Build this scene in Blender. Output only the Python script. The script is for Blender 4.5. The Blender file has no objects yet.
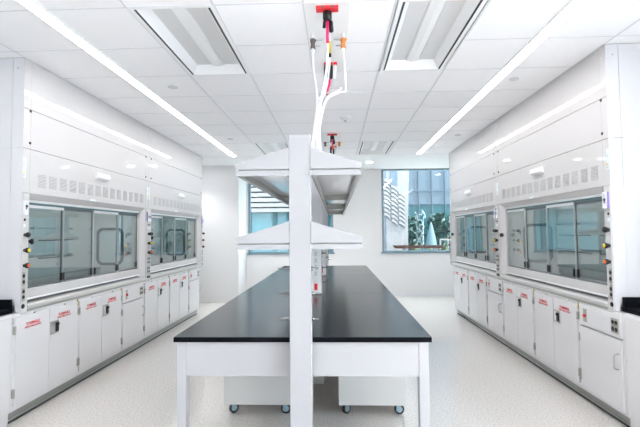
import bpy, bmesh, math, random
from mathutils import Vector, Matrix
random.seed(7)
S = bpy.context.scene
COL = S.collection
PI = math.pi

# ------------------------------------------------------------------ materials
def mat(name, color, rough=0.5, metal=0.0, spec=0.5, coat=0.0, var=0.0, vscale=8.0, bump=0.0, bscale=200.0):
    m = bpy.data.materials.new(name); m.use_nodes = True
    nt = m.node_tree; b = nt.nodes['Principled BSDF']
    b.inputs['Base Color'].default_value = (*color, 1)
    b.inputs['Roughness'].default_value = rough
    b.inputs['Metallic'].default_value = metal
    b.inputs['Specular IOR Level'].default_value = spec
    b.inputs['Coat Weight'].default_value = coat
    b.inputs['Coat Roughness'].default_value = 0.06
    tc = nt.nodes.new('ShaderNodeTexCoord')
    if var > 0:
        n = nt.nodes.new('ShaderNodeTexNoise'); n.inputs['Scale'].default_value = vscale; n.inputs['Detail'].default_value = 4
        r = nt.nodes.new('ShaderNodeMapRange'); r.inputs['To Min'].default_value = 1 - var; r.inputs['To Max'].default_value = 1 + var
        x = nt.nodes.new('ShaderNodeMix'); x.data_type = 'RGBA'; x.blend_type = 'MULTIPLY'; x.inputs[0].default_value = 1
        x.inputs[6].default_value = (*color, 1)
        nt.links.new(tc.outputs['Object'], n.inputs['Vector']); nt.links.new(n.outputs['Fac'], r.inputs['Value'])
        nt.links.new(r.outputs['Result'], x.inputs[7]); nt.links.new(x.outputs[2], b.inputs['Base Color'])
    if bump > 0:
        n2 = nt.nodes.new('ShaderNodeTexNoise'); n2.inputs['Scale'].default_value = bscale
        bp = nt.nodes.new('ShaderNodeBump'); bp.inputs['Strength'].default_value = bump; bp.inputs['Distance'].default_value = 0.002
        nt.links.new(tc.outputs['Object'], n2.inputs['Vector']); nt.links.new(n2.outputs['Fac'], bp.inputs['Height'])
        nt.links.new(bp.outputs['Normal'], b.inputs['Normal'])
    return m

def glass_mat(name, tint, ior=1.5, rough=0.0):
    m = bpy.data.materials.new(name); m.use_nodes = True
    nt = m.node_tree; nt.nodes.remove(nt.nodes['Principled BSDF'])
    out = nt.nodes['Material Output']
    t = nt.nodes.new('ShaderNodeBsdfTransparent'); t.inputs[0].default_value = (*tint, 1)
    g = nt.nodes.new('ShaderNodeBsdfGlossy'); g.inputs['Roughness'].default_value = rough
    f0 = ((ior - 1) / (ior + 1)) ** 2
    ge = nt.nodes.new('ShaderNodeNewGeometry'); dt = nt.nodes.new('ShaderNodeVectorMath'); dt.operation = 'DOT_PRODUCT'
    nt.links.new(ge.outputs['Incoming'], dt.inputs[0]); nt.links.new(ge.outputs['Normal'], dt.inputs[1])
    def mth(op, a, b=0.0):
        n = nt.nodes.new('ShaderNodeMath'); n.operation = op
        for i, q in enumerate((a, b)):
            if isinstance(q, (int, float)): n.inputs[i].default_value = q
            else: nt.links.new(q, n.inputs[i])
        return n.outputs[0]
    fr = mth('ADD', mth('MULTIPLY', mth('POWER', mth('SUBTRACT', 1.0, mth('ABSOLUTE', dt.outputs['Value'])), 5.0), 1 - f0), f0)
    mx = nt.nodes.new('ShaderNodeMixShader')
    nt.links.new(fr, mx.inputs[0]); nt.links.new(t.outputs[0], mx.inputs[1]); nt.links.new(g.outputs[0], mx.inputs[2])
    nt.links.new(mx.outputs[0], out.inputs[0])
    return m

def emit_mat(name, color, strength):
    m = bpy.data.materials.new(name); m.use_nodes = True
    nt = m.node_tree; nt.nodes.remove(nt.nodes['Principled BSDF'])
    e = nt.nodes.new('ShaderNodeEmission'); e.inputs[0].default_value = (*color, 1); e.inputs[1].default_value = strength
    nt.links.new(e.outputs[0], nt.nodes['Material Output'].inputs[0])
    return m

STRIP_POWER = 9.5
M = {}
M['wall'] = mat('wall_paint', (.70, .70, .705), .55, var=.01, vscale=2)
M['ceiling'] = mat('ceiling_tile', (.93, .925, .945), .8, var=.012, vscale=30, bump=.15, bscale=260)
M['gypsum'] = mat('gypsum_ceiling', (.86, .87, .88), .7, var=.008)
M['tbar'] = mat('ceiling_grid', (.70, .71, .74), .5, var=.01)
M['hood'] = mat('hood_enamel', (.60, .587, .592), .03, spec=.2, var=.006, vscale=3)
M['hood_side'] = mat('hood_side_enamel', (.62, .615, .64), .3, var=.006, vscale=3)
M['louvre'] = mat('louvre_gap', (.52, .52, .525), .7, var=.05)
M['seam'] = mat('seam_shadow_gap', (.34, .34, .35), .7, var=.05)
M['cab'] = mat('cabinet_enamel', (.75, .742, .755), .22, spec=.6, var=.008, vscale=3)
M['inner'] = mat('hood_liner', (.60, .63, .63), .35, var=.02, vscale=4)
M['work'] = mat('work_surface_epoxy', (.20, .22, .23), .3, var=.06, vscale=12)
M['steel'] = mat('brushed_steel', (.62, .63, .63), .3, metal=.9, var=.04, vscale=60)
M['ledge'] = mat('ledge_steel', (.58, .57, .56), .34, metal=.3, var=.03, vscale=40)
M['toe'] = mat('toe_kick_metal', (.33, .34, .32), .38, metal=.3, var=.03, vscale=20)
M['alum'] = mat('anodised_aluminium', (.50, .53, .55), .35, metal=.7, var=.03, vscale=30)
M['darkalum'] = mat('dark_aluminium', (.17, .185, .19), .4, metal=.4, var=.04)
M['track'] = mat('teal_track', (.10, .20, .22), .3, var=.05)
M['black'] = mat('black_plastic', (.012, .012, .014), .35, var=.05)
M['rubber'] = mat('black_rubber', (.03, .033, .036), .6, var=.08)
M['gasket'] = mat('grey_gasket', (.045, .07, .08), .45, var=.06)
M['yellow'] = mat('yellow_plastic', (.85, .62, .02), .35, var=.03)
M['orange'] = mat('orange_plastic', (.85, .16, .02), .35, var=.03)
M['red'] = mat('red_plastic', (.72, .02, .03), .35, var=.03)
M['pink'] = mat('magenta_sleeve', (.80, .02, .14), .4, var=.03)
M['redink'] = mat('red_ink', (.62, .035, .05), .5, var=.03)
M['brass'] = mat('brass', (.55, .42, .2), .35, metal=.8, var=.05)
M['copper'] = mat('copper_fitting', (.80, .27, .06), .35, metal=.4, var=.05)
M['darkmetal'] = mat('dark_metal', (.16, .13, .13), .35, metal=.7, var=.05)
M['white'] = mat('white_plastic', (.86, .86, .87), .35, var=.01)
M['hose'] = mat('white_hose', (.86, .85, .86), .4, var=.01)
M['frame'] = mat('rack_enamel', (.43, .425, .445), .22, var=.006, vscale=3)
M['bench'] = mat('bench_enamel', (.43, .425, .445), .28, var=.006, vscale=3)
M['epoxy'] = mat('black_epoxy_top', (.010, .015, .019), .2, spec=.24, var=.1, vscale=14, bump=.05, bscale=500)
M['cart'] = mat('rolling_cabinet_enamel', (.64, .635, .625), .4, var=.01)
M['caster'] = mat('caster_blue_steel', (.33, .47, .55), .35, metal=.3, var=.04)
M['blue'] = mat('blue_ink', (.05, .35, .55), .4, var=.03)
M['palebl'] = mat('pale_blue_ink', (.42, .60, .70), .4, var=.03)
M['hardware'] = mat('grey_hardware', (.40, .40, .37), .35, metal=.35, var=.05, vscale=40)
M['chrome'] = mat('dark_chrome', (.20, .205, .21), .25, metal=.7, var=.04)
M['trimgrey'] = mat('grey_green_trim', (.36, .365, .34), .45, metal=.2, var=.04)  # grey-green for the inner shelf rails and the sill support
M['laminate'] = mat('glossy_white_shelf', (.72, .72, .74), .05, spec=.6)
M['epoxy_edge'] = mat('black_epoxy_edge', (.004, .005, .007), .5, spec=.06, var=.05)
M['purple'] = mat('purple_trim', (.22, .17, .48), .4, var=.03)
M['paper'] = mat('pale_label', (.70, .78, .82), .45, var=.03, vscale=60)
M['screen'] = mat('monitor_face', (.58, .62, .64), .3, var=.06, vscale=80)
M['perf'] = mat('perforated_metal', (.66, .665, .68), .5, var=.02)
M['slot'] = mat('dark_slot', (.03, .03, .035), .6, var=.05)
M['winframe'] = mat('blue_window_frame', (.17, .25, .30), .4, metal=.2, var=.02)
M['glass'] = glass_mat('sash_glass', (.90, .94, .935), 2.25)
M['winglass'] = glass_mat('window_glass', (.84, .91, .92), 1.5)
M['clearglass'] = glass_mat('added_window_glass', (.97, .98, .98), 1.45)
M['hoodfill'] = emit_mat('added_hood_lamp', (.97, 1, .99), 2.3)
M['spot'] = emit_mat('downlight_lens', (1, .99, .98), 18.0)
M['lamp'] = emit_mat('lamp_diffuser', (1, .985, .97), STRIP_POWER)
# perforation pattern on the diffuser sheets
def perforate(m):
    nt = m.node_tree; b = nt.nodes['Principled BSDF']
    tc = nt.nodes.new('ShaderNodeTexCoord'); v = nt.nodes.new('ShaderNodeTexVoronoi'); v.inputs['Scale'].default_value = 90
    v.inputs['Randomness'].default_value = 0
    r = nt.nodes.new('ShaderNodeValToRGB'); r.color_ramp.elements[0].position = .28; r.color_ramp.elements[0].color = (.42, .42, .44, 1)
    r.color_ramp.elements[1].position = .34; r.color_ramp.elements[1].color = (.70, .70, .71, 1)
    nt.links.new(tc.outputs['Object'], v.inputs['Vector']); nt.links.new(v.outputs['Distance'], r.inputs[0]); nt.links.new(r.outputs[0], b.inputs['Base Color'])
perforate(M['perf'])
# polished speckled floor
def floor_mat():
    m = mat('polished_terrazzo', (.66, .64, .61), .16, spec=.55, coat=.5)
    nt = m.node_tree; b = nt.nodes['Principled BSDF']; tc = nt.nodes.new('ShaderNodeTexCoord')
    n = nt.nodes.new('ShaderNodeTexNoise'); n.inputs['Scale'].default_value = 62; n.inputs['Detail'].default_value = 6; n.inputs['Roughness'].default_value = .75
    r = nt.nodes.new('ShaderNodeValToRGB'); r.color_ramp.elements[0].position = .32; r.color_ramp.elements[0].color = (.47, .44, .41, 1)
    r.color_ramp.elements[1].position = .66; r.color_ramp.elements[1].color = (.80, .77, .74, 1)
    n2 = nt.nodes.new('ShaderNodeTexNoise'); n2.inputs['Scale'].default_value = 1.3; n2.inputs['Detail'].default_value = 3
    r2 = nt.nodes.new('ShaderNodeMapRange'); r2.inputs['To Min'].default_value = .06; r2.inputs['To Max'].default_value = .15
    nt.links.new(tc.outputs['Object'], n.inputs['Vector']); nt.links.new(n.outputs['Fac'], r.inputs[0]); nt.links.new(r.outputs[0], b.inputs['Base Color'])
    nt.links.new(tc.outputs['Object'], n2.inputs['Vector']); nt.links.new(n2.outputs['Fac'], r2.inputs['Value']); nt.links.new(r2.outputs[0], b.inputs['Roughness'])
    return m
M['floor'] = floor_mat()

# ------------------------------------------------------------------ mesh helpers
class MB:
    def __init__(self): self.v = []; self.f = []; self.mi = []; self.mats = []; self.sm = []
    def _m(self, m):
        if m not in self.mats: self.mats.append(m)
        return self.mats.index(m)
    def add(self, vs, fs, m, smooth=False):
        o = len(self.v); k = self._m(m)
        self.v += [tuple(p) for p in vs]
        for f in fs: self.f.append([i + o for i in f]); self.mi.append(k); self.sm.append(smooth)
        return self
    def box(self, x0, x1, y0, y1, z0, z1, m):
        x0, x1 = sorted((x0, x1)); y0, y1 = sorted((y0, y1)); z0, z1 = sorted((z0, z1))
        vs = [(x, y, z) for x in (x0, x1) for y in (y0, y1) for z in (z0, z1)]
        return self.add(vs, [(0, 1, 3, 2), (4, 6, 7, 5), (0, 4, 5, 1), (2, 3, 7, 6), (0, 2, 6, 4), (1, 5, 7, 3)], m)
    def prism(self, poly, axis, a, b, m):
        """poly: 2-D outline; axis 'x' -> (y,z), 'y' -> (x,z), 'z' -> (x,y)"""
        def P(p, t):
            return {'x': (t, p[0], p[1]), 'y': (p[0], t, p[1]), 'z': (p[0], p[1], t)}[axis]
        n = len(poly)
        vs = [P(p, a) for p in poly] + [P(p, b) for p in poly]
        fs = [tuple(range(n)), tuple(range(2 * n - 1, n - 1, -1))] + [(i, (i + 1) % n, (i + 1) % n + n, i + n) for i in range(n)]
        return self.add(vs, fs, m)
    def lathe(self, p0, p1, prof, m, n=14, smooth=True):
        """prof: list of (t 0..1 or metres-along fraction, radius) along p0->p1"""
        p0 = Vector(p0); p1 = Vector(p1); d = p1 - p0; w = d.normalized()
        a = w.orthogonal().normalized(); b = w.cross(a)
        vs = []
        for t, r in prof:
            c = p0 + d * t
            for i in range(n):
                an = 2 * PI * i / n; vs.append(c + a * (r * math.cos(an)) + b * (r * math.sin(an)))
        fs = []
        for k in range(len(prof) - 1):
            for i in range(n):
                j = (i + 1) % n; fs.append((k * n + i, k * n + j, (k + 1) * n + j, (k + 1) * n + i))
        self.add(vs, fs, m, smooth)
        L = len(prof) - 1
        o = len(self.v) - len(vs); km = self._m(m)
        for ring in (0, L):
            self.f.append([o + ring * n + i for i in range(n)]); self.mi.append(km); self.sm.append(False)
        return self
    def cyl(self, p0, p1, r, m, n=14): return self.lathe(p0, p1, [(0, r), (1, r)], m, n)
    def tube(self, pts, r, m, n=8, res=8):
        P = catmull([Vector(p) for p in pts], res)
        vs = []; prev = None
        for i, p in enumerate(P):
            t = (P[min(i + 1, len(P) - 1)] - P[max(i - 1, 0)]).normalized()
            if prev is None: a = t.orthogonal().normalized()
            else: a = (prev - t * prev.dot(t)).normalized()
            prev = a; b = t.cross(a)
            for k in range(n):
                an = 2 * PI * k / n; vs.append(p + a * (r * math.cos(an)) + b * (r * math.sin(an)))
        fs = [(i * n + k, i * n + (k + 1) % n, (i + 1) * n + (k + 1) % n, (i + 1) * n + k) for i in range(len(P) - 1) for k in range(n)]
        fs += [tuple(range(n)), tuple((len(P) - 1) * n + k for k in range(n))]
        return self.add(vs, fs, m, True)
    def build(self, name, parent=None, bevel=0, loc=None):
        me = bpy.data.meshes.new(name); me.from_pydata(self.v, [], self.f)
        for m in self.mats: me.materials.append(m)
        me.polygons.foreach_set('material_index', self.mi); me.polygons.foreach_set('use_smooth', self.sm)
        bm = bmesh.new(); bm.from_mesh(me); bmesh.ops.recalc_face_normals(bm, faces=bm.faces); bm.to_mesh(me); bm.free()
        o = bpy.data.objects.new(name, me); COL.objects.link(o)
        if parent: o.parent = parent
        if loc: o.location = loc
        if bevel:
            b = o.modifiers.new('bevel', 'BEVEL'); b.width = bevel; b.segments = 2; b.limit_method = 'ANGLE'; b.angle_limit = math.radians(40)
        return o

def catmull(P, res):
    out = []
    for i in range(len(P) - 1):
        p0 = P[max(i - 1, 0)]; p1 = P[i]; p2 = P[i + 1]; p3 = P[min(i + 2, len(P) - 1)]
        for k in range(res):
            t = k / res
            out.append(.5 * ((2 * p1) + (p2 - p0) * t + (2 * p0 - 5 * p1 + 4 * p2 - p3) * t * t + (3 * p1 - p0 - 3 * p2 + p3) * t ** 3))
    out.append(P[-1]); return out

def tag(o, label, cat, group=None, kind=None):
    o['label'] = label; o['category'] = cat
    if group: o['group'] = group
    if kind: o['kind'] = kind
    return o
def thing(name, label, cat, loc=(0, 0, 0), rz=0, group=None):
    o = bpy.data.objects.new(name, None); COL.objects.link(o); o.empty_display_size = .1
    o.location = loc; o.rotation_euler = (0, 0, rz); return tag(o, label, cat, group)
def struct(o, label=None):
    o['kind'] = 'structure'
    return o
def copy_tree(o, parent=None):
    c = o.copy(); COL.objects.link(c)
    if parent: c.parent = parent
    for ch in list(o.children): copy_tree(ch, c)
    return c
def dup(root, loc, rz, label):
    c = copy_tree(root); c.location = loc; c.rotation_euler = (0, 0, rz); c['label'] = label; return c

def text_mesh(s, size, width=None):
    cu = bpy.data.curves.new('lettering', 'FONT'); cu.body = s; cu.size = size; cu.align_x = 'CENTER'; cu.extrude = .0006; cu.offset = size * .02
    ob = bpy.data.objects.new('lettering', cu); COL.objects.link(ob)
    dg = bpy.context.evaluated_depsgraph_get(); dg.update()
    me = bpy.data.meshes.new_from_object(ob.evaluated_get(dg))
    vs = [v.co.copy() for v in me.vertices]; fs = [tuple(p.vertices) for p in me.polygons]
    bpy.data.objects.remove(ob); bpy.data.curves.remove(cu); bpy.data.meshes.remove(me)
    if width:
        w = max(v.x for v in vs) - min(v.x for v in vs); vs = [Vector((v.x * width / w, v.y, v.z)) for v in vs]
    return vs, fs

# ------------------------------------------------------------------ room shell
XL, XR, YN, YB, ZC = -3.56, 3.13, -3.0, 10.2, 3.05
struct(MB().box(XL - .2, XR + .2, YN - .2, YB + .25, -.1, 0, M['floor']).build('floor'))
struct(MB().box(XL - .2, XL, YN, YB + .25, 0, ZC + .3, M['wall']).build('wall_left'))
wr = MB()
wr.box(XR, XR + .2, YN, -2.4, 0, ZC + .3, M['wall']); wr.box(XR, XR + .2, 2.0, YB + .25, 0, ZC + .3, M['wall'])
wr.box(XR, XR + .2, -2.4, 2.0, 0, 1.05, M['wall']); wr.box(XR, XR + .2, -2.4, 2.0, 2.95, ZC + .3, M['wall'])
struct(wr.build('wall_right'))
w3 = MB()  # added window out of view; its daylight brightens the right ceiling
for a in (-2.4, -1.31, -.22, .87, 1.95): w3.box(XR + .03, XR + .09, a, a + .05, 1.05, 2.95, M['winframe'])
for a in (1.05, 2.9): w3.box(XR + .03, XR + .09, -2.35, 1.95, a, a + .05, M['winframe'])
w3o = struct(w3.build('window_3'))
MB().box(XR + .055, XR + .06, -2.35, 1.95, 1.1, 2.9, M['clearglass']).build('window_pane', w3o)
struct(MB().box(XL - .2, XR + .2, YN - .2, YN, 0, ZC + .3, M['wall']).build('wall_front'))
W1 = (-2.125, -.065, 1.03, 3.035); W2 = (1.1, 3.0, 1.03, 3.035)
wb = MB()
wb.box(XL, XR, YB, YB + .25, 0, 1.03, M['wall']); wb.box(XL, XR, YB, YB + .25, 3.035, ZC + .3, M['wall'])
for a, b in ((XL, W1[0]), (W1[1], W2[0]), (W2[1], XR)): wb.box(a, b, YB, YB + .25, 1.03, 3.035, M['wall'])
struct(wb.build('wall_back'))
struct(MB().box(XL, -2.165, 9.36, YB, 0, ZC, M['wall']).build('wall_column'))
bb = MB(); bb.box(-2.165, XR, YB - .012, YB, 0, .1, M['tbar']); struct(bb.build('baseboard_back', bevel=.003))
# windows
def window(n, W):
    x0, x1, z0, z1 = W; f = MB(); t = .05
    for a, b, c, d in ((x0, x0 + t, z0, z1), (x1 - t, x1, z0, z1), (x0 + t, x1 - t, z0, z0 + t), (x0 + t, x1 - t, z1 - t * .5, z1)):
        f.box(a, b, YB + .01, YB + .1, c, d, M['winframe'])
    f.box(x0 - .03, x1 + .03, YB - .03, YB + .02, z0 - .012, z0 + .02, M['winframe'])
    o = struct(f.build('window_%d' % n, bevel=.004))
    g = MB().box(x0 + t, x1 - t, YB + .05, YB + .056, z0 + t, z1 - t * .5, M['winglass']).build('window_pane', o)
    return o
window(1, W1); window(2, W2)
# ceiling with openings for the recessed diffusers
GX = [XL, -2.64, -2.0, -1.385, -.80, -.20, .413, 1.03, 1.62, 2.21, XR]
GY = [2.73 + .617 * k for k in range(-9, 10)]
GY = [YN] + [y for y in GY if y > YN + .1]
holes = [(a, b, c, d) for a, b in ((-1.385, -.80), (.413, 1.03)) for c, d in ((2.73, 3.964), (7.049, 8.283))]
cm = MB()
for i in range(len(GX) - 1):
    for j in range(len(GY) - 1):
        cx, cy = (GX[i] + GX[i + 1]) / 2, (GY[j] + GY[j + 1]) / 2
        if any(a < cx < b and c < cy < d for a, b, c, d in holes): continue
        cm.box(GX[i], GX[i + 1], GY[j], GY[j + 1], ZC, ZC + .03, M['ceiling'])
cm.box(XL, XR, 8.283, YB, ZC - .002, ZC + .03, M['gypsum'])
cm.box(XL - .2, XR + .2, YN - .2, YB + .25, ZC + .3, ZC + .32, M['gypsum'])
struct(cm.build('ceiling'))
gm = MB()
for x in GX[1:-1]:
    if x in (-2.0, 1.62): continue
    w = .006 if x in (-2.64, 2.21) else .0085
    segs = [(YN, 8.283)]
    gm.box(x - w, x + w, YN, 8.283, ZC - .003, ZC, M['tbar'])
for y in GY[1:]:
    cuts = [(XL, XR)] if not any(c + .1 < y < d - .1 for a, b, c, d in holes) else [(XL, -1.385), (-.80, .413), (1.03, XR)]
    for a, b in cuts: gm.box(a, b, y - .0035, y + .0035, ZC - .0025, ZC, M['tbar'])
struct(gm.build('trim_1'))

# ------------------------------------------------------------------ strip lights
for x, lab in ((-1.995, 'long recessed strip light on the left side of the ceiling'), (1.625, 'long recessed strip light on the right side of the ceiling')):
    t = thing('strip_light', lab, 'ceiling light', (x, 2.7, ZC), 0, 'ceiling strip lights')
    MB().box(-.044, .044, -5.4, 5.54, -.006, -.001, M['lamp']).build('lamp_diffuser', t)
    b = MB(); b.box(-.056, -.044, -5.4, 5.55, -.010, 0, M['white']); b.box(.044, .056, -5.4, 5.55, -.010, 0, M['white']); b.box(-.044, .044, 5.54, 5.55, -.010, -.0005, M['white'])
    b.build('lamp_housing', t)

# ------------------------------------------------------------------ recessed air diffusers
def diffuser():
    t = thing('air_diffuser', '', 'ceiling diffuser', (0, 0, ZC), 0, 'recessed ceiling air diffusers')
    w, l = .2925, .617
    f = MB()
    f.box(-w, -w + .03, -l, l, -.004, .0, M['white']); f.box(w - .03, w, -l, l, -.004, .0, M['white'])
    f.box(-w + .03, w - .03, -l, -l + .025, -.004, 0, M['white']); f.box(-w + .03, w - .03, l - .025, l, -.004, 0, M['white'])
    f.build('frame', t, bevel=.0015)
    for s in (-1, 1):
        MB().box(s * (w - .03), s * (w - .046), -l + .025, l - .025, -.002, .05, M['slot']).build('air_slot', t)
    h = MB()  # sloped white inner walls
    for s in (-1, 1):
        h.add([(s * (w - .046), -l + .025, 0), (s * (w - .046), l - .025, 0), (s * (w - .10), l - .08, .075), (s * (w - .10), -l + .08, .075)], [(0, 1, 2, 3)], M['white'])
        h.add([(-(w - .046), s * (l - .025), 0), (w - .046, s * (l - .025), 0), (w - .10, s * (l - .08), .075), (-(w - .10), s * (l - .08), .075)], [(0, 1, 2, 3)], M['white'])
    h.box(-w, w, -l, l, .09, .1, M['white'])
    h.build('hood_liner', t)
    for s in (-1, 1):
        MB().box(s * .06, s * .195, -l + .08, l - .08, .07, .078, M['perf']).build('perforated_sheet', t)
    MB().prism([(-.06, .078), (-.05, .058), (0, .05), (.05, .058), (.06, .078)], 'y', -l + .08, l - .08, M['white']).build('centre_panel', t)
    return t
d0 = diffuser()
dspots = [(-1.0925, 3.347, 'recessed perforated ceiling diffuser at the upper left, near the left strip light'),
          (.7215, 3.347, 'recessed perforated ceiling diffuser at the upper right, near the right strip light'),
          (-1.0925, 7.666, 'small far ceiling diffuser left of the front rack post'),
          (.7215, 7.666, 'small far ceiling diffuser above the right back window side')]
for i, (x, y, l) in enumerate(dspots):
    o = d0 if i == 0 else copy_tree(d0); o.location = (x, y, ZC); o['label'] = l

# sprinkler discs and dome
disc_pos = [(-1.672, 4.269, 'flush round sprinkler cap in ceiling, nearest on the left'), (-1.677, 6.72, 'flush round sprinkler cap in ceiling, farther on the left'),
            (1.80, 4.254, 'flush round sprinkler cap in ceiling, nearest on the right'), (1.94, 6.716, 'flush round sprinkler cap in ceiling, farther on the right')]
for x, y, l in disc_pos:
    tag(MB().lathe((0, 0, .002), (0, 0, -.008), [(0, .052), (.6, .052), (1, .044)], M['tbar'], 24).build('sprinkler_cap', loc=(x, y, ZC)), l, 'sprinkler cap', 'sprinkler caps')
t = thing('smoke_detector', 'round white smoke detector dome on the ceiling by the hose bundle', 'smoke detector', (.108 + .03, 5.54, ZC))
MB().lathe((0, 0, 0), (0, 0, -.05), [(0, .075), (.25, .075), (.6, .055), (1, .03)], M['white'], 24).build('housing', t)
MB().lathe((0, 0, -.05), (0, 0, -.062), [(0, .018), (1, .014)], M['alum'], 14).build('sensor', t)
for x, l in ((.74, 'small round lit downlight in the far ceiling strip by the back wall'), (-1.25, 'added round downlight in the far ceiling, hidden behind the upper shelf bracket'), (2.72, 'added round downlight in the far ceiling, unseen behind the right hood'), (-.75, 'added round downlight in the far ceiling, hidden behind the front rack post'), (-2.9, 'added round downlight in the far ceiling, unseen behind the left hood')):  # first one is real; the other four are added to light the back
    t = thing('downlight', l, 'downlight', (x, 9.2 if x > -2.5 else 8.8, ZC), 0, 'far ceiling downlights')
    MB().lathe((0, 0, .0), (0, 0, -.008), [(0, .10), (.6, .10), (1, .085)], M['white'], 24).build('trim_ring', t)
    MB().lathe((0, 0, -.0082), (0, 0, -.010), [(0, .07), (1, .068)], M['spot'], 24).build('lens', t)
    sl = bpy.data.lights.new('downlight_beam', 'SPOT'); sl.energy = 24; sl.spot_size = math.radians(105); sl.spot_blend = 1.0; sl.shadow_soft_size = .07
    so = bpy.data.objects.new('downlight_beam', sl); COL.objects.link(so); so.parent = t; so.location = (0, 0, -.10)

# ------------------------------------------------------------------ fume hood  (faces +x, u = depth into the wall = -x, y = along)
HL = 2.405
def hood():
    t = thing('fume_hood', '', 'fume hood', group='fume hoods')
    # upper front panels with seams
    for k, (z0, z1) in enumerate(((1.892, 2.272), (2.276, 2.617), (2.621, 3.045))):
        p = MB()
        for y0, y1 in ((.0045, .088), (.0905, 2.314), (2.3165, 2.4005)):
            p.box(0, -.02, y0, y1, z0, z1, M['hood'])
        o = p.build('front_panel', t, bevel=.0012)
        if k == 0:
            for g in range(14):
                lv = MB()
                y0 = .19 + g * .151
                if y0 + .1 > 2.26: break
                for q in range(9):
                    z = 1.957 + q * .0135
                    lv.prism([(.0006, z), (.0045, z + .003), (.0006, z + .0075)], 'y', y0, y0 + .098, M['hood'])
                    lv.box(.0002, .001, y0, y0 + .098, z - .0028, z, M['louvre'])
                lv.build('louvre_grille', o)
    MB().box(-.02, -.05, .0045, 2.4005, 1.9, 3.044, M['seam']).build('backing_panel', t)
    plugs = MB()
    for y in (.083, 2.322):
        for z in (2.327, 2.606): plugs.lathe((.0, y, z), (.006, y, z), [(0, .013), (.6, .013), (1, .009)], M['black'], 12)
    plugs.build('hole_plug', t)
    sc = MB()
    for y in (.06, .62, 1.2, 1.8, 2.34): sc.lathe((0, y, 2.955), (.003, y, 2.955), [(0, .007), (1, .005)], M['tbar'], 10)
    sc.build('screw', t)
    # bevelled frame round the sash
    fr = MB()
    fr.prism([(0, .085), (0, .0045), (-.12, .0045), (-.12, .14), (-.055, .14)], 'z', .945, 1.89, M['hood'])
    fr.prism([(0, 2.32), (0, 2.4005), (-.12, 2.4005), (-.12, 2.265), (-.055, 2.265)], 'z', .945, 1.89, M['hood'])
    fr.prism([(0, 1.89), (-.055, 1.842), (-.12, 1.842), (-.12, 1.90), (-.02, 1.90)], 'y', .0855, 2.3195, M['hood'])
    fr.build('sash_frame', t)
    # control posts
    for side in (0, 1):
        y0 = .004 if side == 0 else 2.329; yc = y0 + (.021 if side == 0 else .052)
        cp = MB(); 
        cp.prism([(y0 + .012, .872), (y0 + .06, .872), (y0 + .072, .884), (y0 + .072, 1.886), (y0, 1.886), (y0, .884)], 'x', .001, .012, M['hood'])
        p = cp.build('control_post', t, bevel=.004)
        hw, th, zt = (.031, .030, 1.838) if side else (.019, .026, 1.822)
        ym = yc - .014 if side else yc
        mo = MB(); mo.box(.0125, th, ym - hw, ym + hw, 1.705, zt, M['white']); mo.box(th, th + .0015, ym - hw * .78, ym + hw * .5, 1.745, zt - .008, M['screen'])
        pm = M['purple'] if side else M['tbar']; mo.box(.0125, th + .0005, ym - hw - .003, ym - hw, 1.705, zt, pm); mo.box(.0125, th + .0005, ym + hw, ym + hw + .003, 1.705, zt, pm)
        mo.lathe((th + .0015, ym, 1.775), (th + .005, ym, 1.775), [(0, .013), (1, .011)], M['black'], 12)
        mo.box(th + .0015, th + .003, ym - .005, ym + .005, 1.748, 1.767, M['black'])
        mo.build('airflow_monitor', p, bevel=.001)
        MB().lathe((.0122, yc, 1.661), (.017, yc, 1.661), [(0, .012), (.6, .012), (1, .008)], M['black'], 14).build('key_switch', p)
        MB().box(.0122, .0135, yc - .012, yc + .012, 1.60, 1.625, M['paper']).build('tag_plate', p)
        for z, cap in ((1.533, 'black'), (1.403, 'yellow'), (1.275, 'orange')):
            kn = MB()
            kn.lathe((.012, yc, z), (.055, yc, z), [(0, .013), (.14, .014), (.2, .016), (.5, .019), (.62, .023), (.9, .023), (1, .019)], M['black'], 16)
            kn.lathe((.0548, yc, z), (.061, yc, z), [(0, .0155), (.7, .015), (1, .011)], M[cap], 16)
            o = kn.build('valve_knob', p); o['label'] = {'black': 'black valve knob', 'yellow': 'black valve knob with yellow cap', 'orange': 'black valve knob with orange cap'}[cap]
        for z0, z1 in ((1.104, 1.222), (.978, 1.092)):
            ou = MB(); ou.box(.0122, .0155, yc - .0195, yc + .0195, z0, z1, M['hardware'])
            for zz in (z0 + .034, z1 - .034): ou.lathe((.0155, yc, zz), (.0175, yc, zz), [(0, .0165), (1, .0155)], M['black'], 14)
            ou.build('power_outlet', p, bevel=.001)
        MB().lathe((.0122, yc, .935), (.018, yc, .935), [(0, .0195), (.6, .0195), (1, .016)], M['black'], 18).build('round_port', p)
        # sticker above the post
        st = MB(); st.box(.0002, .001, yc - .0165, yc + .0165, 2.02, 2.19, M['paper'])
        for zz, mm in ((2.16, 'inner'), (2.13, 'palebl'), (2.065, 'yellow'), (2.038, 'alum')): st.box(.001, .0014, yc - .014, yc + .003, zz - .008, zz + .008, M[mm])
        st.build('sticker', t)
    jk = MB(); jk.lathe((-.026, .112, 1.475), (.014, .138, 1.475), [(0, .014), (.4, .014), (.5, .026), (.9, .026), (1, .02)], M['black'], 14); jk.build('jamb_knob', t)
    # sash: header, track, bottom rail, sliding panes
    MB().box(-.058, -.115, .141, 2.264, 1.818, 1.8415, M['white']).build('sash_header', t, bevel=.002)
    MB().box(-.066, -.113, .142, 2.263, 1.80, 1.8175, M['track']).build('sash_track', t)
    MB().box(-.056, -.118, .141, 2.264, .985, 1.063, M['hood']).build('sash_rail', t, bevel=.004)
    MB().box(-.072, -.118, .141, 2.264, .9465, .9845, M['darkalum']).build('airfoil_gap', t)
    MB().box(-.05, -.0715, .141, 2.264, .968, .9845, M['white']).build('sill_trim', t, bevel=.003)
    edges = [.141, .667, 1.197, 1.727, 2.264]
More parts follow.
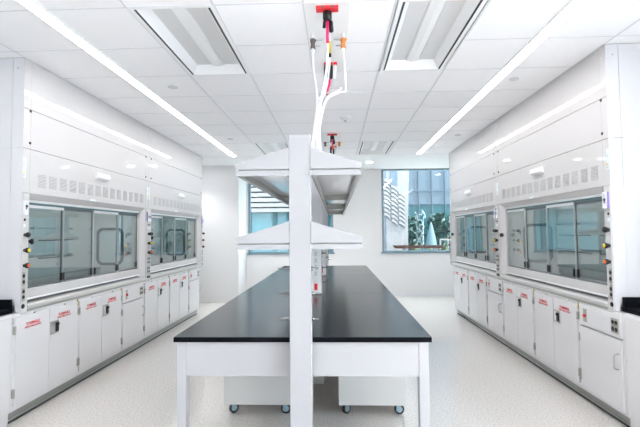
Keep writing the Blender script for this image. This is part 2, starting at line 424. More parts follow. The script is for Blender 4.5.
    for k in range(4):
        rear = k in (1, 3)
        u = -.090 if rear else -.076
        y0, y1 = edges[k] - (.007 if k else -.001), edges[k + 1] + (.007 if k < 3 else -.001)
        ztop = 1.7995
        g = MB().box(u, u - .006, y0 + .011, y1 - .011, 1.075, 1.775, M['glass']).build('sash_pane', t)
        fr = MB(); mm = M['darkalum'] if rear else M['alum']
        fr.box(u + .003, u - .009, y0, y0 + .011, 1.0635, ztop, mm); fr.box(u + .003, u - .009, y1 - .011, y1, 1.0635, ztop, mm)
        fr.box(u + .003, u - .009, y0 + .011, y1 - .011, 1.774, ztop, M['darkalum'] if rear else M['white'])
        fr.box(u + .003, u - .009, y0 + .011, y1 - .011, 1.0635, 1.076, M['darkalum'])
        fr.build('pane_frame', g)
        for yy in ((y0 + .03) if k else None, (y1 - .03)):
            if yy is None: continue
            MB().box(u + .0005, u + .016, yy - .010, yy + .010, 1.085, 1.16, M['black']).build('pull_handle', g, bevel=.003)
    # lower ledge
    MB().prism([(-.12, .902), (-.12, .944), (-.004, .944), (.012, .938), (.016, .925), (.014, .902)], 'y', .082, 2.323, M['ledge']).build('airfoil_sill', t, bevel=.003)
    MB().box(-.03, .010, .084, 2.321, .8835, .9015, M['trimgrey']).build('sill_support', t)
    # liner
    li = MB()
    li.box(-.12, -.80, .06, .075, .93, 1.98, M['inner']); li.box(-.80, -.815, .06, 2.345, .93, 1.98, M['inner'])
    li.box(-.12, -.80, .075, 2.33, 1.965, 1.98, M['inner'])
    # far end wall with rounded cut is faked by a solid wall; the pane sits on it
    li.box(-.12, -.80, 2.33, 2.345, .93, 1.98, M['inner'])
    li.build('liner', t)
    MB().box(-.30, -.36, .25, 2.15, 1.945, 1.9645, M['hoodfill']).build('added_interior_lamp', t)  # glowing bar added to brighten the hood interior
    bf = MB()
    for a, b in ((1.0, 1.28), (1.295, 1.60), (1.615, 1.90)): bf.box(-.74, -.748, .09, 2.315, a, b, M['inner'])
    for y in (.5, 1.2, 1.9): bf.box(-.748, -.7995, y - .02, y + .02, 1.0, 1.9, M['inner'])
    bf.build('baffle', t)
    MB().box(-.12, -.80, .0755, 2.3295, .905, .932, M['work']).build('work_surface', t)
    rod = MB()
    for z in (1.27, 1.47):
        for ya, yb in ((.30, .95), (1.15, 1.75)):
            rod.cyl((-.66, ya, z), (-.66, yb, z), .007, M['darkmetal'], 10)
            for y in (ya + .1, yb - .1): rod.cyl((-.66, y, z), (-.7395, y, z), .006, M['darkmetal'], 8)
    rod.build('lattice_rod', t)
    # vision windows in both end walls
    def rrect(cx, cz, w, h, r, n=7):
        P = []
        for sx, sz, a0 in ((1, 1, 0), (-1, 1, 90), (-1, -1, 180), (1, -1, 270)):
            for k in range(n):
                a = math.radians(a0 + 90 * k / (n - 1)); P.append((cx + sx * (w / 2 - r) + r * math.cos(a), cz + sz * (h / 2 - r) + r * math.sin(a)))
        return P
    for ya, yb in ((.0755, .088), (2.3295, 2.317)):
        A = rrect(-.495, 1.365, .38, .52, .09); B = rrect(-.495, 1.365, .305, .445, .06); n = len(A)
        vs = [(x, ya, z) for x, z in A] + [(x, ya, z) for x, z in B] + [(x, yb, z) for x, z in A] + [(x, yb, z) for x, z in B]
        fs = []
        for i in range(n):
            j = (i + 1) % n
            fs += [(i, j, n + j, n + i), (2 * n + i, 2 * n + j, 3 * n + j, 3 * n + i), (i, j, 2 * n + j, 2 * n + i), (n + i, n + j, 3 * n + j, 3 * n + i)]
        g = MB().add(vs, fs, M['gasket']).build('window_gasket', t)
        sgn = 1 if yb > ya else -1
        MB().prism(B, 'y', ya + sgn * .001, ya + sgn * .006, M['visionpane']).build('vision_pane', g)
        for z, cap in ((1.53, 'black'), (1.40, 'yellow'), (1.275, 'orange')):
            fx = MB(); fx.lathe((-.235, ya, z), (-.235, ya + sgn * .06, z), [(0, .022), (.3, .022), (.35, .014), (1, .012)], M['darkmetal'], 12)
            fx.tube([(-.235, ya + sgn * .055, z), (-.235, ya + sgn * .07, z - .012), (-.235, ya + sgn * .075, z - .05)], .009, M[cap], 8, 4)
            fx.build('gas_fixture', t)
    # side skins
    for y0, y1 in ((.0042, .003), (2.4008, 2.402)):
        sp = MB()
        sp.box(0, -.1, y0, y1, .99, 2.274, M['hood_side']); sp.box(-.1025, -.9, y0, y1, .99, 2.274, M['hood_side'])
        sp.box(0, -.1, y0, y1, 2.277, 3.045, M['hood_side']); sp.box(-.1025, -.9, y0, y1, 2.277, 3.045, M['hood_side'])
        sp.box(0, -.04, y0, y1, .884, .9895, M['hood_side'])
        sp.build('side_panel', t, bevel=.001)
        MB().lathe((-.06, y1, 2.96), (-.06, y1 + (.002 if y1 > 1 else -.002), 2.96), [(0, .009), (1, .006)], M['alum'], 10).build('side_screw', t)
    bk = MB(); bk.box(-.85, -.9, .0045, 2.4005, .90, 3.044, M['hood_side']); bk.box(-.121, -.85, .005, .058, .90, 3.04, M['hood_side']); bk.box(-.121, -.85, 2.347, 2.40, .90, 3.04, M['hood_side'])
    bk.build('shell', t)
    # small white alarm box with a shadowed underside
    bx = MB(); bx.prism([(.0005, 2.215), (.035, 2.207), (.042, 2.16), (.0005, 2.142)], 'y', 1.08, 1.325, M['white']); bx.build('sensor_box', t, bevel=.004)
    MB().box(.0005, .004, .98, 1.10, 1.893, 1.912, M['paper']).build('nameplate', t)
    return t
M['visionpane'] = mat('vision_pane', (.50, .60, .62), .06, var=.02)
h0 = hood()
h0.location = (-2.64, 3.46, 0); h0['label'] = 'nearer white fume hood on the left with four sliding glass panes'
dup(h0, (-2.64, 5.865, 0), 0, 'farther white fume hood on the left, next to the column')
dup(h0, (2.21, 5.885, 0), PI, 'nearer white fume hood on the right with four sliding glass panes')
dup(h0, (2.21, 8.29, 0), PI, 'farther white fume hood on the right, next to the back window')

# ------------------------------------------------------------------ base cabinets (face +x)
TX1 = text_mesh('FLAMMABLE', .038, .165); TX2 = text_mesh('KEEP FIRE AWAY', .022, .20)
def put_text(mb, T, y, z, x):
    vs, fs = T
    mb.add([(x + v.z, y + v.x, z + v.y) for v in vs], fs, M['redink'])
def carcass(t, w):
    c = MB(); c.box(0, -.72, .0015, w - .0015, .10, .8815, M['cab']); c.build('carcass', t, bevel=.0015)
    k = MB(); k.box(-.042, -.70, 0, w, 0, .0995, M['toe']); k.box(-.036, -.0419, 0, w, .022, .028, M['steel']); k.box(-.036, -.0419, 0, w, 0, .009, M['rubber'])
    k.build('toe_kick', t)
def door(t, y0, y1, z0, z1, hinge, latch=None, sign=True, pull=None):
    d = MB(); d.box(.0018, .0035, y0 - .0025, y1 + .0025, z0 - .0025, z1 + .0025, M['seam']) if False else None
    d.box(.0005, .016, y0, y1, z0, z1, M['cab'])
    o = d.build('door', t, bevel=.0015)
    hy = y0 - .006 if hinge == 'l' else y1 + .006
    for z in (z0 + .10, z1 - .10):
        h = MB(); h.box(.0006, .0185, hy - .010, hy + .010, z - .034, z + .034, M['hardware']); h.cyl((.0185, hy, z - .036), (.0185, hy, z + .036), .005, M['hardware'], 10)
        h.build('hinge', o)
    if sign:
        s = MB(); cy = (y0 + y1) / 2 + .0
        put_text(s, TX1, cy, z1 - .085, .0166); put_text(s, TX2, cy, z1 - .108, .0166)
        s.build('warning_lettering', o)['label'] = 'red flammable warning lettering'
        v = MB(); v.box(.0005, .0175, cy + .02, cy + .06, z1 - .004, z1 + .012, M['steel']); v.build('vent_clip', o)
    if latch:
        y = latch; p = MB()
        p.box(.0162, .0195, y - .06, y + .06, .615, .735, M['hardware'])
        p.box(.0195, .0215, y - .047, y + .008, .628, .722, M['steel'])
        p.box(.0195, .03, y + .012, y + .048, .632, .715, M['black'])
        p.lathe((.0195, y + .03, .70), (.04, y + .03, .70), [(0, .016), (.8, .016), (1, .012)], M['black'], 12)
        p.build('latch', o, bevel=.002)['label'] = 'steel recessed latch with black paddle'
    if pull:
        p = MB(); p.tube([(.016, pull, .44), (.045, pull, .447), (.05, pull, .47), (.05, pull, .53), (.045, pull, .553), (.016, pull, .56)], .006, M['alum'], 8, 4)
        p.build('pull_handle', o)
def pair_cab(label):
    w = .875; t = thing('flammables_cabinet', label, 'cabinet', group='cabinets under the fume hoods')
    carcass(t, w)
    door(t, .022, .4275, .145, .853, 'l'); door(t, .4325, w - .022, .145, .853, 'r', latch=.50)
    g = MB(); g.box(.0003, .0012, .0195, w - .0195, .142, .144, M['seam']); g.box(.0003, .0012, .4277, .4323, .145, .853, M['seam']); g.build('door_gap', t)
    c = MB(); c.box(.0006, .012, w - .012, w + .0, .81, .875, M['brass']); c.box(.0006, .009, .002, .010, .80, .86, M['steel']); c.build('vent_fitting', t)
    return t
def single_cab(label):
    w = .60; t = thing('utility_cabinet', label, 'cabinet', group='cabinets under the fume hoods')
    carcass(t, w)
    door(t, .022, w - .022, .125, .67, 'l', sign=False, pull=w - .06)
    f = MB(); f.box(.0005, .016, .022, w - .022, .685, .868, M['cab']); o = f.build('outlet_panel', t, bevel=.0015)
    s = MB(); s.box(.0162, .019, .085, .135, .72, .835, M['hardware']); s.lathe((.019, .11, .775), (.033, .11, .775), [(0, .016), (.5, .016), (1, .012)], M['red'], 12); s.build('emergency_switch', o)['label'] = 'steel plate with red switch'
    q = MB(); q.box(.0162, .019, w - .135, w - .045, .715, .832, M['hardware'])
    for yy in (w - .111, w - .069):
        for zz in (.745, .80): q.lathe((.019, yy, zz), (.021, yy, zz), [(0, .018), (1, .016)], M['black'], 12)
    q.build('power_outlet', o, bevel=.001)
    g = MB(); g.box(.0003, .0012, .0195, w - .0195, .6715, .6835, M['seam']); g.build('door_gap', t)
    return t
PC = pair_cab('flammables cabinet under the nearer left hood, closest to the camera'); PC.location = (-2.64, 3.385, 0)
dup(PC, (-2.64, 4.26, 0), 0, 'flammables cabinet under the nearer left hood, second one back')
SC = single_cab('utility cabinet with outlets under far end of the nearer left hood'); SC.location = (-2.64, 5.135, 0)
dup(PC, (-2.64, 5.74, 0), 0, 'flammables cabinet under the farther left hood, its near one')
dup(PC, (-2.64, 6.615, 0), 0, 'flammables cabinet under the farther left hood, its middle one')
dup(SC, (-2.64, 7.49, 0), 0, 'utility cabinet with outlets at the far end of the left row')
dup(SC, (2.21, 3.985, 0), PI, 'utility cabinet with outlets closest to the camera on the right')
dup(PC, (2.21, 4.86, 0), PI, 'flammables cabinet under the nearer right hood, in the middle')
dup(PC, (2.21, 5.735, 0), PI, 'flammables cabinet under far end of the nearer right hood')
dup(SC, (2.21, 6.335, 0), PI, 'utility cabinet with outlets under near end of the farther right hood')
dup(PC, (2.21, 7.21, 0), PI, 'flammables cabinet under the farther right hood, in the middle')
dup(PC, (2.21, 8.085, 0), PI, 'flammables cabinet at the far end of the right row')

# neighbouring worktops towards the camera
for x, rz, lab, cl in ((-2.64, 0, 'black epoxy worktop on the left, beside the nearer left fume hood', 'plain white base cabinet under the black worktop on the left'),
                   (2.21, PI, 'black epoxy worktop on the right, beside the nearer right fume hood', 'plain white base cabinet under the black worktop on the right')):
    s = 1 if rz == 0 else -1
    yend = 3.446 if s == 1 else 3.466
    def Y(d): return -d * s      # d = distance towards the camera from yend, in local axes
    t = thing('worktop', lab, 'worktop', (x, yend, 0), rz, 'worktops beside the fume hoods')
    MB().box(-.042, -.80, Y(0), Y(2.3), .886, .922, M['epoxy_edge']).build('slab', t, bevel=.003)
    MB().box(-.045, -.79, Y(.001), Y(.026), .9225, 1.0, M['epoxy_edge']).build('side_splash', t, bevel=.002)
    k = thing('base_cabinet', cl, 'cabinet', (x, 3.383, 0), rz, 'plain base cabinets')
    MB().box(0, -.78, Y(0), Y(2.2), .10, .8855, M['cab']).build('carcass', k, bevel=.002)
    MB().box(-.015, -.70, Y(.0), Y(2.2), 0, .0995, M['cab']).build('plinth', k)
    dd = MB().box(.0005, .012, Y(.025), Y(.62), .125, .86, M['cab']).build('door', k, bevel=.0015)
    dd = MB().box(.0005, .012, Y(.625), Y(1.22), .125, .86, M['cab']).build('door', k, bevel=.0015)

# ------------------------------------------------------------------ central benches
def bench(label, y0, y1):
    t = thing('lab_bench', label, 'lab bench', ((-.977 + .552) / 2, y0, 0), 0, 'black-topped benches in the middle')
    w = .7645; L = y1 - y0
    MB().box(-w, w, 0, L - .002, .884, .912, M['epoxy_edge']).box(-w + .001, w - .001, .001, L - .003, .9121, .914, M['epoxy']).build('tabletop', t)
    a = MB(); lx = w - .017
    a.box(-lx + .058, lx - .058, .014, .034, .682, .8835, M['bench']); a.box(-lx + .058, lx - .058, L - .036, L - .016, .682, .8835, M['bench'])
    for s in (-1, 1): a.box(s * (lx - .004), s * (lx - .024), .071, L - .073, .75, .8835, M['bench'])
    a.build('apron', t, bevel=.0015)
    for s in (-1, 1):
        for yy in (.012, L - .072):
            MB().box(s * lx, s * (lx - .057), yy, yy + .058, .0, .8835, M['bench']).build('leg', t, bevel=.002)
    return t
b0 = bench('black-topped lab bench nearest the camera, with white front apron and legs', 2.527, 4.332)
MB().box(-.075, .085, 1.49, 1.76, .12, .8835, M['cart']).build('service_chase', b0, bevel=.002)
bench('middle black-topped lab bench of the central row', 4.334, 6.108)
bench('farthest black-topped lab bench of the central row, by the back wall', 6.11, 7.92)

# ------------------------------------------------------------------ shelving rack over the benches
rack = thing('shelving_rack', 'white two-tier shelving rack with tall posts over the central benches', 'shelving', (-.207, 2.478, 0))
uys = [(-.043, .044, 0), (1.80, 1.88, .915), (3.58, 3.66, .915), (5.33, 5.41, .915)]
uprights = []
for i, (a, b, zb) in enumerate(uys):
    u = MB().box(-.0625, .0625, a, b, zb, 2.1, M['frame']).build('upright', rack, bevel=.003); uprights.append(u)
    ym = (a + b) / 2
    for z in (1.03, 1.176, 1.322):
        for s in (-1, 1):
            g = MB()
            if s < 0: g.lathe((s * .0627, ym, z), (s * .135, ym, z), [(0, .015), (.12, .015), (.2, .010), (.5, .010), (.55, .006), (.7, .006), (.75, .004), (1, .003)], M['chrome'], 12)
            else: g.lathe((s * .0627, ym, z), (s * .102, ym, z), [(0, .013), (.15, .013), (.25, .006), (.8, .005), (1, .004)], M['chrome'], 12)
            g.build('gas_tap', u)
    if i:
        pl = MB(); pl.box(-.05, .055, a - .006, a - .0005, .93, 1.42, M['white'])
        for z in (1.38, 1.315, 1.25, 1.185, 1.12): 
            pl.box(-.016, .016, a - .0075, a - .006, z - .022, z + .022, M['paper']); 
            for zz in (z - .011, z + .011): pl.box(-.007, .007, a - .0085, a - .0075, zz - .006, zz + .006, M['alum'])
        pl.build('outlet_plate', u, bevel=.001)
        MB().box(-.016, .016, a - .014, a - .0065, .955, 1.02, M['red']).build('red_switch', u, bevel=.002)
for i in range(3):
    ya = uys[i][1] + .001 if i else uys[0][0] + .001; yb = uys[i + 1][1] - .001 if i < 2 else uys[3][1]
    for zt in (1.862, 1.434):
        for s, x0, x1 in ((-1, -.37, -.0635), (1, .0635, .357)):
            sh = MB(); e = .03
            sh.box(x0 + .004, x1 - .004, ya + .012, yb - .012, zt + .044, zt + .05, M['laminate'])
            sh.box(x0, x0 + .012, ya, yb, zt, zt + .030, M['frame']); sh.box(x1 - .012, x1, ya, yb, zt, zt + .030, M['frame'])
            sh.box(x0 + .012, x1 - .012, ya, ya + .012, zt, zt + .030, M['frame']); sh.box(x0 + .012, x1 - .012, yb - .012, yb, zt, zt + .030, M['frame'])
            sh.box(x0 + .012, x0 + .018, ya + .012, yb - .012, zt + .006, zt + .044, M['trimgrey']); sh.box(x1 - .018, x1 - .012, ya + .012, yb - .012, zt + .006, zt + .044, M['trimgrey'])
            sh.box(x0 + .018, x1 - .018, ya + .012, ya + .018, zt + .001, zt + .044, M['trimgrey']); sh.box(x0 + .018, x1 - .018, yb - .018, yb - .012, zt + .001, zt + .044, M['trimgrey'])
            sh.box(x0 + .012, x0 + e, ya + .012, yb - .012, zt, zt + .006, M['trimgrey']); sh.box(x1 - e, x1 - .012, ya + .012, yb - .012, zt, zt + .006, M['trimgrey'])
            o = sh.build('shelf', rack)
            for yy in ((ya - .006, ya - .001),) + (((yb + .001, yb + .006),) if i == 2 else ()):
                xo, xi = (x0 - .003, x1) if s < 0 else (x1 + .003, x0)
                MB().prism([(xo, zt + .037), (xo, zt + .068), (xi, zt + .162), (xi, zt + .037)], 'y', yy[0], yy[1], M['frame']).build('bracket', o)
            if s > 0:
                MB().box(x0 - .004, x0 + .008, ya - .008, ya - .0065, zt - .002, zt + .032, M['alum']).build('bracket_clip', o)

# ------------------------------------------------------------------ rolling cabinets and the chase under the bench
def cart(label, x, y, w):
    t = thing('rolling_cabinet', label, 'rolling cabinet', (x, y, 0), 0, 'rolling cabinets under the bench')
    MB().box(0, w, 0, .55, .095, .68, M['cart']).build('body', t, bevel=.003)
    MB().box(.0, w, -.0012, -.016, .098, .677, M['cart']).build('back_panel', t, bevel=.002)
    k = 0
    for cx in (.055, w - .06):
        for cy in (.06, .49):
            c = MB(); c.box(cx - .03, cx + .03, cy - .03, cy + .03, .088, .0945, M['steel'])
            c.cyl((cx, cy, .088), (cx, cy, .078), .018, M['steel'], 12)
            ang = (.75 if cx < .1 else .1) if k % 2 == 0 else -.6; k += 1
            dx, dy = math.cos(ang), math.sin(ang)
            for s in (-1, 1):
                ox, oy = -dy * .018 * s, dx * .018 * s
                c.prism([(cx + ox - .016 * dx - .0015 * dy, cy + oy - .016 * dy), (cx + ox + .022 * dx, cy + oy + .022 * dy), (cx + ox * 1.15 + .022 * dx, cy + oy * 1.15 + .022 * dy), (cx + ox * 1.15 - .016 * dx, cy + oy * 1.15 - .016 * dy)], 'z', .03, .08, M['caster'])
            o = c.build('caster', t)
            wx, wy = cx + .012 * dx, cy + .012 * dy
            wh = MB(); wh.lathe((wx + dy * .014, wy - dx * .014, .042), (wx - dy * .014, wy + dx * .014, .042), [(0, .030), (.1, .0415), (.9, .0415), (1, .030)], M['rubber'], 20)
            wh.lathe((wx + dy * .0165, wy - dx * .0165, .042), (wx - dy * .0165, wy + dx * .0165, .042), [(0, .018), (.1, .028), (.9, .028), (1, .018)], M['caster'], 16)
            wh.build('wheel', o)
    return t
cart('white rolling cabinet on casters under the left half of the bench', -.953, 3.6, .56)
cart('white rolling cabinet on casters under the right half of the bench', .008, 3.6, .555)

# ------------------------------------------------------------------ overhead service panels with plugs and valves
def service(label, y, big):
    t = thing('ceiling_service_unit', label, 'service unit', (-.046, y, ZC), 0, 'ceiling service units')
    MB().box(-.152, .152, -.08, 1.15, -.010, .002, M['white']).build('plate', t, bevel=.002)
    r = MB(); r.box(-.072, .078, -.045, .012, -.03, -.0102, M['red'])
    for s in (-1, 1): r.box(s * .035 - .012 + .003, s * .035 + .012 + .003, -.0465, -.0452, -.026, -.014, M['darkmetal'])
    r.build('red_receptacle', t, bevel=.002)
    p = MB(); p.lathe((.003, .0, -.031), (.003, .0, -.095), [(0, .026), (.1, .031), (.8, .031), (.9, .026), (1, .02)], M['black'], 18)
    p.lathe((.026, .02, -.085), (.03, .03, -.16), [(0, .012), (.2, .016), (.9, .016), (1, .008)], M['black'], 12)
    p.lathe((-.018, .02, -.085), (-.02, .03, -.13), [(0, .01), (.9, .012), (1, .006)], M['black'], 12)
    p.build('black_plug', t)
    p2 = MB(); p2.cyl((.003, .0, -.095), (.003, .0, -.25), .0105, M['pink'], 12); p2.build('cable_sleeve', t)['label'] = 'magenta cable sleeve'
    for s, mm in ((-1, 'darkmetal'), (1, 'copper'), (.12, 'yellow')):
        v = MB(); x = s * .115; yy = .36
        if abs(s) == 1:
            v.cyl((x, yy, -.0102), (x, yy, -.05), .010, M['white'], 12)
            v.lathe((x, yy, -.05), (x, yy, -.125), [(0, .018), (.25, .023), (.5, .015), (1, .020)], M[mm], 12)
            v.cyl((x, yy, -.065), (x - s * .075, yy, -.055), .006, M['alum'], 10); v.cyl((x, yy, -.105), (x - s * .055, yy + .02, -.095), .005, M['alum'], 10)
            v.lathe((x, yy, -.125), (x, yy, -.165), [(0, .012), (.5, .014), (1, .01)], M['white'], 10)
            v.lathe((x - .02, yy - .01, -.06), (x + .026, yy - .01, -.063), [(0, .007), (1, .007)], M[mm], 10)
        else:
            v.cyl((x, yy, -.0102), (x, yy, -.07), .007, M['white'], 10); v.cyl((x, yy, -.07), (x, yy, -.165), .008, M[mm], 10); v.lathe((x, yy, -.165), (x, yy, -.195), [(0, .012), (1, .012)], M['black'], 10)
        v.build('valve', t)
    for x in (-.03, .015, .055):
        q = MB(); q.box(x - .016, x + .016, .90, .94, -.03, -.0102, M['red'])
        q.lathe((x, .92, -.03), (x + (.0 if x < .03 else -.012), .925, -.155), [(0, .012), (.15, .018), (.85, .016), (1, .009)], M['black'] if x < .05 else M['white'], 12)
        q.build('red_plug', t)
    q = MB(); q.tube([(.003, .925, -.155), (.003, .925, -.20), (-.012, .92, -.24), (-.02, .91, -.30)], .0105, M['pink'], 8, 4); q.build('cable_sleeve', t)
    return t
service('ceiling service panel with red sockets, black plugs and valves above the front post', 2.80, True)
service('far ceiling service panel with red sockets and black plugs', 6.47, False)

def hose(label, pts, r):
    return tag(MB().tube(pts, r, M['hose'], 8, 8).build('hose'), label, 'hose', 'white hoses above the rack')
y1 = 2.80
hose('white cable hanging straight from the magenta sleeve to the rack post', [(-.043, 2.80, 2.80), (-.052, 2.79, 2.62), (-.09, 2.74, 2.4), (-.115, 2.66, 2.2), (-.10, 2.61, 1.97)], .0085)
hose('white hose from the dark left ceiling valve down to the rack post', [(-.161, 3.16, 2.885), (-.157, 3.14, 2.76), (-.13, 3.0, 2.55), (-.118, 2.80, 2.36), (-.135, 2.66, 2.16), (-.15, 2.60, 1.97)], .0085)
hose('white hose looping out from the orange right ceiling valve', [(.069, 3.16, 2.885), (.078, 3.14, 2.76), (.082, 3.06, 2.58), (.07, 2.98, 2.53), (.02, 2.92, 2.50), (-.06, 2.84, 2.42), (-.10, 2.72, 2.2), (-.085, 2.62, 1.97)], .008)
hose('thin white hose from the yellow middle valve to the rack post', [(-.032, 3.16, 2.855), (-.04, 3.13, 2.74), (-.06, 3.04, 2.58), (-.09, 2.86, 2.42), (-.128, 2.68, 2.16), (-.13, 2.58, 1.97)], .007)
hose('white cable from the second row of red plugs, crossing right', [(-.064, 3.71, 2.76), (-.03, 3.62, 2.76), (.04, 3.48, 2.73), (.05, 3.36, 2.68), (.0, 3.2, 2.60), (-.06, 3.02, 2.49), (-.105, 2.82, 2.28), (-.118, 2.64, 1.97)], .008)
hose('white cable from the second row of red plugs, hanging left', [(-.076, 3.72, 2.90), (-.08, 3.66, 2.76), (-.10, 3.4, 2.62), (-.125, 3.05, 2.50), (-.12, 2.8, 2.3), (-.168, 2.64, 1.97)], .008)

# ------------------------------------------------------------------ outdoors
M['pave'] = mat('pale_paving', (.22, .21, .205), .7, var=.06, vscale=1.5)
M['bluegl'] = mat('blue_facade_glass', (.060, .078, .10), .12, spec=.3, var=.06, vscale=.4)
M['palegl'] = mat('pale_teal_glass', (.07, .145, .165), .12, spec=.3, var=.15, vscale=.8)
M['tealgl'] = mat('teal_facade_glass', (.014, .055, .065), .10, spec=.2, var=.2, vscale=.6)
M['mull'] = mat('facade_mullion', (.03, .05, .075), .4, var=.03)
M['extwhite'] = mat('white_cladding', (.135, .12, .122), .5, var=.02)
M['wood'] = mat('brown_timber', (.024, .008, .006), .7, spec=.1, var=.15, vscale=10)
M['sculpt'] = mat('pale_sculpture', (.085, .11, .115), .2, metal=.2, var=.03)
M['canvas'] = mat('blue_grey_canvas', (.05, .085, .10), .7, var=.05)
M['bark'] = mat('bark', (.16, .12, .09), .8, var=.2)
def leaf_mat(n, c):
    return mat(n, c, .5, var=.35, vscale=3)
M['leaf'] = leaf_mat('teal_leaf', (.010, .040, .034)); M['leaf2'] = leaf_mat('yellow_green_leaf', (.055, .075, .02))
struct(MB().box(-40, 60, YB + .26, 70, -.25, -.12, M['pave']).build('ground'))
# glass office building seen through the right window
t = thing('office_building', 'blue glass office block with dark mullions seen through the right window', 'building', (9, 27, -.12))
MB().box(-5.4, 9, .1, 8, 0, 14, M['bluegl']).build('glass_wall', t)
MB().box(-5.4, 9, .06, .0995, 0, 3.4, M['tealgl']).build('lower_glazing', t)
mu = MB()
for k in range(18): x = -5.4 + k * .83; mu.box(x - .03, x + .03, -.02, .0595, 0, 14, M['mull'])
for z in (1.55, 3.40, 4.24, 6.4, 8.5): mu.box(-5.4, 9, -.01, .0595, z - .035, z + .035, M['mull'])
mu.build('mullion', t)
# louvred white building seen through the left window
t = thing('louvred_building', 'pale teal glass building with white louvre bands seen through the left window', 'building', (-3, 20, -.12))
MB().box(-9, 4, .1, 6, 0, 3.25, M['palegl']).build('glass_wall', t)
v = MB()
for x, w in ((-6.0, .1), (-2.0, .08), (-1.2, .16), (.1, .1), (.95, .25), (1.7, .1), (2.5, .25), (3.4, .1)): v.box(x - w, x + w, -.02, .0995, 0, 3.25, M['tealgl'])
v.build('teal_fin', t)
lo = MB()
for k in range(7): z = 2.62 + k * .24; lo.box(-9, 4, -.5, .0, z, z + .17, M['extwhite'])
lo.box(-9, 4, .0005, .09, 2.62, 4.39, M['extwhite'])
lo.build('louvre_band', t)
MB().box(-9, 4, -.2, 6, 4.4, 12, M['extwhite']).build('upper_cladding', t)
# white slatted wall with curved ribs at the left of the right window
t = thing('slatted_wall', 'white curved slatted wall outside the right window', 'wall', (1.75, 16, -.12))
P = [(0, 0), (0, 6), (1.15, 6), (1.02, 4), (.95, 2), (.93, 0)]
MB().prism(P, 'y', 0, .5, M['extwhite']).build('panel', t)
ri = MB()
for col in range(3):
    for k in range(9):
        x0 = .06 + col * .27; z0 = 3.55 - .16 * k - col * .24
        if z0 < 1.9: continue
        pts = []
        for q in range(6):
            f = q / 5; pts.append((x0 + .23 * f, z0 - .16 * f * f))
        poly = [(x, z) for x, z in pts] + [(x, z + .105) for x, z in reversed(pts)]
        ri.prism(poly, 'y', -.08, -.0005, M['extwhite'])
ri.build('curved_rib', t)
sl = MB(); sl.box(.08, .16, -.02, -.0005, 3.65, 6, M['bluegl']); sl.box(.3, .58, -.02, -.0005, 3.4, 6, M['bluegl']); sl.box(.08, .13, -.02, -.0005, .9, 2.6, M['mull']); sl.build('glass_slot', t)
# twisted sculpture
t = thing('sculpture', 'pale twisting outdoor sculpture outside the right window', 'sculpture', (3.75, 19, -.12))
sc = MB()
for ph in (0, 2.1, 4.2):
    pts = []
    for q in range(22):
        f = q / 21; a = ph + f * 9; r = .13 + .22 * f * (1.1 - .3 * f) + .04 * math.sin(q * 1.7)
        pts.append((r * math.cos(a) + .12 * math.sin(f * 7 + ph), r * math.sin(a), .1 + 2.45 * f + .10 * math.sin(q * 2.3 + ph)))
    sc.tube(pts, .03, M['sculpt'], 6, 3)
sc.build('figure', t)
MB().lathe((0, 0, 0), (0, 0, .12), [(0, .35), (1, .3)], M['extwhite'], 20).build('plinth', t)
# closed parasol
t = thing('closed_parasol', 'closed blue-grey parasol on the terrace outside the right window', 'parasol', (4.55, 20.5, -.12))
MB().lathe((0, 0, .55), (0, 0, 2.1), [(0, .33), (.12, .30), (.55, .2), (.9, .07), (1, .02)], M['canvas'], 16).build('canopy', t)
MB().cyl((0, 0, 0), (0, 0, .56), .035, M['mull']).build('pole', t); MB().cyl((0, 0, 0), (0, 0, .06), .25, M['mull'], 18).build('base', t)
# timber benches
for x, y, z, L, lab in ((2.05, 15.2, 1.06, 1.75, 'upper long brown timber rail outside the right window'), (2.1, 14.4, .86, 1.45, 'lower long brown timber bench outside the right window')):
    t = thing('timber_bench', lab, 'bench', (x, y, -.12), 0, 'timber benches outside')
    MB().prism([(0, z + .1), (L, z + .1), (L, z), (.07, z)], 'y', 0, .35, M['wood']).build('seat', t)
    for xx in (.35, L - .3): MB().box(xx, xx + .1, .08, .28, 0, z - .001, M['extwhite']).build('support', t)
# railing
t = thing('railing', 'white railing on the terrace at the right of the window view', 'railing', (4.1, 17.0, -.12))
r = MB().box(0, 1.6, 0, .05, 1.3, 1.36, M['extwhite']).build('top_rail', t)
for k in range(6): MB().box(k * .31, k * .31 + .05, 0, .05, 0, 1.299, M['extwhite']).build('post', t)
# trees and shrubs
def foliage(mb, c, rad, n, m, sz):
    for _ in range(n):
        while True:
            p = Vector((random.uniform(-1, 1), random.uniform(-1, 1), random.uniform(-1, 1)))
            if p.length < 1: break
        p = Vector((c[0] + p.x * rad[0], c[1] + p.y * rad[1], c[2] + p.z * rad[2]))
        a = Vector((random.gauss(0, 1), random.gauss(0, 1), random.gauss(0, 1))).normalized(); b = a.orthogonal().normalized()
        s = sz * random.uniform(.6, 1.3); cc = a.cross(b)
        mb.add([p - b * s, p + cc * s * .5, p + b * s, p - cc * s * .5], [(0, 1, 2, 3)], m)
for x, y, h, w, lab in ((2.9, 24.5, 2.6, .7, 'dark green tree left of the sculpture outside'), (4.4, 25, 2.5, .7, 'dark green tree behind the sculpture outside'),
                   (5.9, 24.6, 2.7, .7, 'dark green tree behind the closed parasol outside'), (7.4, 25, 2.9, .7, 'dark green tree at the right edge of the window view')):
    t = thing('tree', lab, 'tree', (x, y, -.12), 0, 'trees outside the right window')
    f = MB(); foliage(f, (0, 0, h * .62), (w, .7, h * .42), 900, M['leaf'], .16); f.build('crown', t)
    MB().lathe((0, 0, 0), (0, 0, h * .55), [(0, .09), (1, .05)], M['bark'], 8).build('trunk', t)
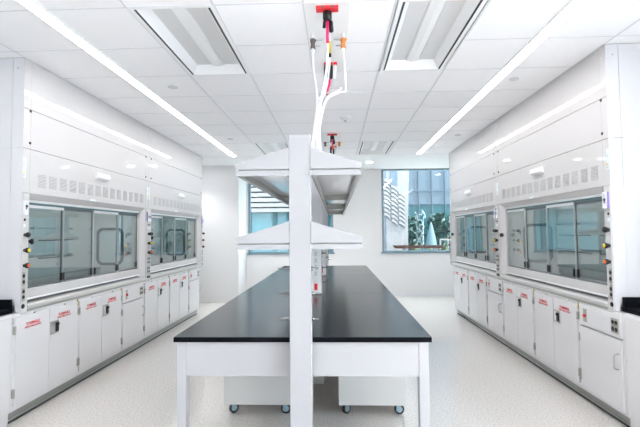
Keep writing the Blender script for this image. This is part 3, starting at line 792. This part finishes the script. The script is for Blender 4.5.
for k, (x, y) in enumerate(((3.55, 16.0), (4.08, 16.1), (4.6, 16.0), (3.0, 16.1))):
    t = thing('shrub', 'yellow-green shrub on the terrace, %s' % ('second from left', 'third from left', 'rightmost', 'leftmost')[k], 'shrub', (x, y, -.12), 0, 'terrace shrubs')
    f = MB(); foliage(f, (0, 0, .62), (.22, .2, .55), 260, M['leaf2'], .07); f.build('leaves', t)
    MB().lathe((0, 0, 0), (0, 0, .5), [(0, .02), (1, .01)], M['bark'], 8).build('stem', t)

# ------------------------------------------------------------------ light, camera, view
w = bpy.data.worlds.new('sky'); S.world = w; w.use_nodes = True
bg = w.node_tree.nodes['Background']; bg.inputs[0].default_value = (.82, .92, 1, 1); bg.inputs[1].default_value = 3.4
sun = bpy.data.lights.new('sun', 'SUN'); sun.energy = 7; sun.angle = .01; sun.color = (1, .97, .93)
so = bpy.data.objects.new('sun', sun); COL.objects.link(so); so.rotation_euler = Vector((-.62, .22, -.75)).to_track_quat('-Z', 'Y').to_euler()

cam = bpy.data.cameras.new('camera'); co = bpy.data.objects.new('camera', cam); COL.objects.link(co); S.camera = co
cam.sensor_width = 36; cam.sensor_fit = 'HORIZONTAL'; cam.lens = 424.0 * 36 / 640; cam.clip_start = .05; cam.clip_end = 200
yaw, pit, rol = (math.radians(a) for a in (2.1427, 2.5711, -.5197))
fw = Vector((-math.sin(yaw) * math.cos(pit), math.cos(yaw) * math.cos(pit), math.sin(pit)))
r0 = Vector((math.cos(yaw), math.sin(yaw), 0)); u0 = r0.cross(fw)
rr = r0 * math.cos(rol) + u0 * math.sin(rol); uu = -r0 * math.sin(rol) + u0 * math.cos(rol)
mw = Matrix.Identity(4)
for i in range(3): mw[i][0] = rr[i]; mw[i][1] = uu[i]; mw[i][2] = -fw[i]; mw[i][3] = (0, 0, 1.53)[i]
co.matrix_world = mw

S.view_settings.view_transform = 'Standard'; S.view_settings.look = 'None'; S.view_settings.gamma = 1; S.view_settings.exposure = 1.68
S.cycles.max_bounces = 12; S.cycles.diffuse_bounces = 8; S.cycles.glossy_bounces = 6; S.cycles.transparent_max_bounces = 24; S.cycles.use_denoising = True
S.cycles.sample_clamp_indirect = 10
